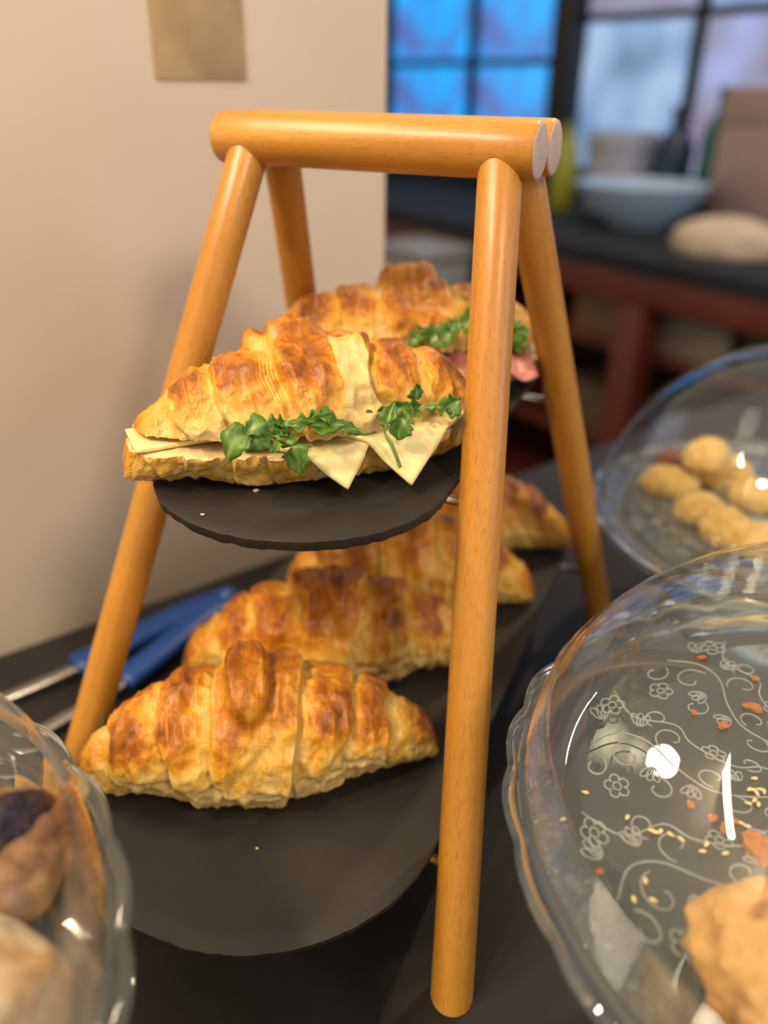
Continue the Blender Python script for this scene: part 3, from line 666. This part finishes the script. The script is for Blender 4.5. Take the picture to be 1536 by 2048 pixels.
# lower left dome
DARKP = mat_blotch('brown_crust', [(0.35, (0.13, 0.05, 0.018)), (0.52, (0.27, 0.125, 0.045)), (0.75, (0.38, 0.21, 0.09))], 60, 0.5, 0.6, 0.003)
JAM = mat_blotch('blueberry_jam', [(0.3, (0.010, 0.006, 0.012)), (0.6, (0.035, 0.012, 0.022)), (0.8, (0.06, 0.04, 0.10))], 90, 0.15, 0.8, 0.003)
MER = mat_blotch('pale_pastry', [(0.36, (0.30, 0.12, 0.03)), (0.46, (0.48, 0.29, 0.13)), (0.58, (0.56, 0.40, 0.23)), (0.8, (0.60, 0.46, 0.30))], 42, 0.6, 0.5, 0.003)
def pl(x, y, z): q = onz(x, y, z); return (float(q[0]), float(q[1]))
c1 = pl(-30, 1690, ZF['L']+0.015); c2 = pl(-85, 1980, ZF['L']+0.015)
t_ = empty('berry_pastry', (c1[0], c1[1], ZF['L']+0.0030)); tag(t_, 'brown pastry with a dark blueberry stripe under the lower left dome', 'pastry')
o = lump('crust', (0, 0, 0), 0.030, 0.024, 0.020, DARKP, 13, None, None, None, 0.12, 45, 0.3); o.parent = t_
o = lump('berry_filling', (0.004, -0.002, 0.0015), 0.0125, 0.0285, 0.0235, JAM, 15, None, None, None, 0.10, 60, -0.25); o.parent = t_; o['label'] = 'glossy dark purple berry filling'
lump('scone', (c2[0], c2[1], ZF['L']+0.0030), 0.031, 0.025, 0.024, MER, 21, 'pale lumpy scone with browned ridges in the lower left corner', 'scone', None, 0.16, 38, 0.2)
# cookies under the far dome
COOK = mat_blotch('yellow_cookie', [(0.3, (0.46, 0.23, 0.05)), (0.5, (0.66, 0.42, 0.12)), (0.75, (0.74, 0.52, 0.20))], 45, 0.6, 0.5, 0.003)
CHOC = mat_blotch('brown_cookie', [(0.3, (0.14, 0.045, 0.02)), (0.7, (0.28, 0.10, 0.05))], 45, 0.6, 0.5, 0.003)
CKL = ['leftmost yellow cookie of the pile under the far right dome', 'small yellow cookie just right of the leftmost one under the far dome', 'big yellow cookie at the back of the pile under the far dome', 'yellow cookie lying foremost in the middle of the pile under the far dome', 'yellow cookie at the right edge of the photo, middle of the far pile', 'yellow cookie at the right edge of the photo, foremost of the far pile', 'yellow cookie lying on top of the others in the far pile']
for i, (x, y, dz, r_) in enumerate([(1340, 960, 0.008, .026), (1400, 1010, 0.010, .022), (1450, 920, 0.018, .030), (1460, 1045, 0.012, .026), (1530, 980, 0.012, .028), (1530, 1075, 0.010, .027), (1410, 935, 0.022, .022)]):
    q = pl(x, y, ZF['F']+dz)
    r_ *= 0.9; lump('cookie', (q[0], q[1], ZF['F']+0.0006+(0.026 if i == 6 else 0)), r_, r_*0.85, 0.015, COOK, 30+i, CKL[i], 'cookie', 'yellow cookies under the far dome', 0.12, 60, i*0.7)
q = pl(1352, 912, ZF['F']+0.01)
lump('cookie', (q[0], q[1], ZF['F']+0.0006), 0.017, 0.015, 0.012, CHOC, 50, 'dark brown cookie at the back of the yellow cookie pile', 'cookie', None, 0.12, 60)

# ------------------------------------------------------------------ blue tongs lying by the wall
BLUE = plain('blue_plastic', (0.012, 0.055, 0.24), 0.35, 0, 0.1, 60, 0.05); STEEL = plain('tong_steel', (0.52, 0.50, 0.48), 0.25, 1.0, 0.08, 60, 0.05)
tg = empty('serving_tongs', (-0.19, -0.02, 0.0)); tag(tg, 'steel serving tongs with blue plastic handles lying along the wall', 'tongs')
E_ = np.array([-0.156, 0.064, 0]); OFF = np.array([-0.19, -0.02, 0])
def strip(name, pts, wd, th, mat):
    V, F = [], []; pts = spline(pts, 26)
    for i, p_ in enumerate(pts):
        t = pts[min(i+1, 25)]-pts[max(i-1, 0)]; t[2] = 0; t /= np.linalg.norm(t); s_ = np.array([-t[1], t[0], 0]); k = wd if np.isscalar(wd) else wd(i/25)
        for a, b in ((-1, 0), (-0.85, 1), (0.85, 1), (1, 0), (0.85, -1), (-0.85, -1)):
            V.append(p_+s_*a*k+np.array([0, 0, b*th]))
    for i in range(25):
        for j in range(6): F.append((i*6+j, i*6+(j+1) % 6, (i+1)*6+(j+1) % 6, (i+1)*6+j))
    F.append(tuple(range(6))[::-1]); F.append(tuple(150+j for j in range(6)))
    return obj(name, fix(mesh(name, V, F, True, [mat])), tg)
def tp(x, y, z=0.010): return onz(x, y, z)-OFF
def tpz(x, y, z): return onz(x, y, z)-OFF
strip('tong_arm', [tpz(455, 1198, .010), tpz(300, 1262, .012), tpz(150, 1335, .010), tpz(-20, 1408, .007)], 0.0055, 0.0012, STEEL)
strip('tong_arm', [tpz(455, 1200, .010), tpz(360, 1270, .012), tpz(240, 1368, .009), tpz(40, 1425+62, .006)], 0.0055, 0.0012, STEEL)
strip('handle_grip', [tpz(458, 1194, .012), tpz(380, 1222, .0135), tpz(270, 1275, .0135), tpz(150, 1333, .0115)], lambda q: 0.0115, 0.0045, BLUE)
strip('handle_grip', [tpz(452, 1206, .012), tpz(400, 1238, .0135), tpz(320, 1305, .0125), tpz(245, 1362, .0105)], lambda q: 0.0105, 0.0045, BLUE)
v_, f_ = tube_arrays([tpz(440, 1206, .013), tpz(456, 1198, .013), tpz(472, 1190, .013)], [0.009, 0.0115, 0.007], 16); obj('handle_end', fix(mesh('handle_end', v_, f_, True, [BLUE])), tg)

# ------------------------------------------------------------------ crumbs on the slates
CR = mat_blotch('crumb', [(0.3, (0.62, 0.45, 0.24)), (0.7, (0.80, 0.66, 0.44))], 300, 0.6)
for i, (x, y, z, s_, lab) in enumerate([(405, 1030, ZU, .0011, 'small white crumb near the left rim of the upper slate'), (512, 982, ZU, .0016, 'small crumb just below the cheese croissant on the upper slate'), (514, 1697, ZL, .0008, 'tiny crumb in the middle of the bare front of the lower slate'), (446, 1601, ZL, .0018, 'pale pastry flake fallen at the foot of the front croissant')]):
    me = flake_me(s_, 60+i); me.materials.clear(); me.materials.append(CR); q = onz(x, y, z)
    o = obj('crumb', me, None, (q[0], q[1], z+0.00005), (0, 0, i*1.3)); tag(o, lab, 'crumb', 'crumbs on the slates')

# ------------------------------------------------------------------ the shop behind
RED = plain('red_brown_wood', (0.15, 0.028, 0.014), 0.45, 0, 0.2, 12); DARK = plain('dark_recess', (0.012, 0.009, 0.009), 0.7)
WTOP = plain('dark_blue_worktop', (0.030, 0.034, 0.042), 0.65, 0, 0.15, 20); WTOP.node_tree.nodes['Principled BSDF'].inputs['Specular IOR Level'].default_value = 0.08; FRAME = plain('black_frame', (0.010, 0.010, 0.012), 0.45)
sh = empty('back_shelf_unit', wf(-1.2, 2.2, FLOOR_Z), WROT); tag(sh, 'reddish wooden shelf unit with a dark worktop across the back of the shop', 'shelf unit')
wbox('worktop', -4.4, 1.2, 1.80, 2.62, -0.045, 0.0, WTOP, 0.004, sh)
wbox('front_rail', -4.4, 1.2, 1.83, 1.87, -0.135, -0.046, RED, 0.003, sh)
for n0 in (-3.0, -1.92, -0.83, 0.25, 1.1): wbox('post', n0, n0+0.085, 1.82, 1.90, FLOOR_Z, -0.136, RED, 0.003, sh)
for z in (-0.28, -0.60, -0.86): wbox('shelf', -4.3, 1.15, 1.91, 2.55, z-0.025, z, RED, 0.003, sh)
wbox('back_panel', -4.3, 1.15, 2.56, 2.58, FLOOR_Z, -0.05, DARK, 0.002, sh)
def thing_box(name, n0, n1, s0, s1, z0, z1, c, label, cat, group=None, lid=0.25):
    t = empty(name, wf((n0+n1)/2, (s0+s1)/2, z0), WROT); tag(t, label, cat, group); m = plain(name+'_board', c, 0.6)
    zl = z1-(z1-z0)*lid
    wbox('box_body', n0+0.003, n1-0.003, s0+0.003, s1-0.003, z0, zl, m, 0.004, t); wbox('lid', n0, n1, s0, s1, zl, z1, m, 0.004, t); return t
thing_box('storage_box', -0.79, -0.54, 1.93, 2.2, -0.279, -0.165, (0.30, 0.24, 0.18), 'flat beige box on the upper shelf right of the red post', 'box')
thing_box('storage_box', -1.08, -0.86, 1.93, 2.2, -0.279, -0.15, (0.24, 0.13, 0.06), 'brown cardboard box on the upper shelf left of the red post', 'box')
thing_box('storage_box', -0.51, -0.36, 1.95, 2.2, -0.279, -0.17, (0.04, 0.09, 0.05), 'dark green box beside the flat beige box', 'box')
thing_box('storage_box', -1.12, -0.90, 1.93, 2.2, -0.599, -0.45, (0.16, 0.10, 0.055), 'brown box on the lower shelf left of the red post', 'box')
POT = plain('pale_ceramic', (0.42, 0.36, 0.32), 0.4)
def pot(name, n, s, z, prof, mat, label, cat, group=None, parts=()):
    t = empty(name, wf(n, s, z)); tag(t, label, cat, group)
    obj('body', lathe('body', prof, 40, [mat], ang=40), t)
    for nm, pr, m in parts: obj(nm, lathe(nm, pr, 32, [m], ang=40), t)
    return t
def bowl_prof(r, h): return [(1e-5, 0), (r*0.4, 0), (r*0.45, h*0.08), (r*0.8, h*0.5), (r, h), (r*0.97, h), (r*0.76, h*0.55), (r*0.4, h*0.16), (1e-5, h*0.14)]
pot('serving_bowl', -0.66, 2.05, -0.5995, bowl_prof(0.085, 0.10), POT, 'small pale bowl on the lower shelf right of the red post', 'bowl')
pot('serving_bowl', -1.10, 2.22, 0.0005, bowl_prof(0.21, 0.13), plain('ceramic_window_tint', (0.45, 0.62, 0.86), 0.15), 'wide pale bowl coloured with blue window reflection on the back worktop', 'bowl')  # pale bowl; blue window reflection is put into its base colour
def bottle_prof(r, h): return [(1e-5, 0), (r*0.9, 0), (r, h*0.03), (r, h*0.62), (r*0.8, h*0.72), (r*0.36, h*0.82), (r*0.34, h*0.94), (1e-5, h*0.94)]
def bottle(n, s, r, h, c, label):
    pot('bottle', n, s, 0.0005, bottle_prof(r, h), plain('bottle_'+label[:6], c, 0.2), label, 'bottle', 'bottles on the back worktop', [('cap', [(1e-5, h*0.941), (r*0.42, h*0.941), (r*0.42, h), (1e-5, h)], FRAME)])
bottle(-1.50, 2.30, 0.045, 0.30, (0.36, 0.36, 0.04), 'yellow-green bottle on the back worktop beside the black window post')
bottle(-1.20, 2.50, 0.065, 0.34, (0.010, 0.03, 0.09), 'dark navy bottle behind the wide pale blue bowl')
bottle(-1.06, 2.52, 0.050, 0.40, (0.02, 0.13, 0.13), 'tall teal bottle behind the wide pale blue bowl')
thing_box('carton', -1.46, -1.28, 2.36, 2.52, 0.0005, 0.26, (0.42, 0.44, 0.54), 'pale lilac carton on the back worktop left of the navy bottle', 'carton')
thing_box('carton', -0.99, -0.72, 2.40, 2.60, 0.0005, 0.40, (0.36, 0.25, 0.23), 'pinkish brown carton on the back worktop right of the teal bottle', 'carton')
lump('bread_loaf', wf(-0.66, 2.02, 0.0005), 0.14, 0.09, 0.07, plain('bread', (0.58, 0.47, 0.36), 0.7), 70, 'pale loaf on the right end of the back worktop', 'bread', None, 0.06, 12, 0, 0.4)
wc = empty('waste_bin', wf(-1.52, 1.70, FLOOR_Z), WROT); tag(wc, 'grey-white bin standing before the back shelf unit, between the wooden legs', 'bin')
GREYW = plain('grey_white_metal', (0.32, 0.31, 0.32), 0.4); wbox('bin_body', -1.64, -1.40, 1.58, 1.79, FLOOR_Z, -0.10, GREYW, 0.012, wc); wbox('lid', -1.65, -1.39, 1.57, 1.795, -0.099, -0.06, GREYW, 0.012, wc)
# windows of the back wall, lit blue from outside
SKY1 = mat_emit('blue_daylight', [(0.28, (0.10, 0.12, 0.34)), (0.42, (0.06, 0.22, 0.62)), (0.55, (0.02, 0.38, 0.95)), (0.72, (0.06, 0.55, 1.0))], 4.5, 1.05)
SKY2 = mat_emit('pale_daylight', [(0.30, (0.12, 0.20, 0.33)), (0.5, (0.22, 0.34, 0.55)), (0.72, (0.42, 0.55, 0.72))], 4.0, 1.15)
SKY3 = mat_emit('lilac_daylight', [(0.30, (0.22, 0.17, 0.22)), (0.5, (0.26, 0.28, 0.42)), (0.72, (0.35, 0.42, 0.80))], 4.0, 1.1)
def window(nm, n0, n1, z0, z1, splits, zsplits, mats, fr=0.035):
    t = empty(nm, wf((n0+n1)/2, 2.70, z0), WROT); t['kind'] = 'structure'
    ns = [n0]+list(splits)+[n1]; zs = [z0]+list(zsplits)+[z1]; k = 0
    for a in ns: wbox('window_frame', a-fr/2, a+fr/2, 2.66, 2.72, z0, z1, FRAME, 0.003, t)
    for z in zs: wbox('window_rail', n0, n1, 2.665, 2.715, z-fr*0.4, z+fr*0.4, FRAME, 0.003, t)
    for i in range(len(ns)-1):
        for j in range(len(zs)-1):
            wbox('pane', ns[i]+fr/2, ns[i+1]-fr/2, 2.69, 2.696, zs[j]+fr*0.4, zs[j+1]-fr*0.4, mats[(i+j*len(ns)) % len(mats)], 0.0, t); k += 1
    return t
window('window_1', -3.02, -1.88, 0.22, 1.30, (-2.42,), (0.48,), [SKY1])
window('window_2', -1.83, -0.62, 0.10, 1.30, (-1.30,), (0.62,), [SKY2, SKY3])
window('window_3', -0.58, 0.9, 0.10, 1.30, (0.1,), (0.62,), [SKY3, SKY2])
tag(wbox('trim_1', -1.90, -1.80, 2.60, 2.73, 0.001, 1.5, FRAME, 0.004), kind='structure')
tag(wbox('trim_2', -3.6, 2.0, 2.64, 2.74, 0.001, 0.10, plain('sill', (0.03, 0.03, 0.035), 0.5), 0.004), kind='structure')
tag(wbox('wall_above', -5.0, 4.0, 2.74, 2.80, 0.02, 1.6, plain('back_plaster', (0.22, 0.17, 0.17), 0.8), 0), kind='structure')
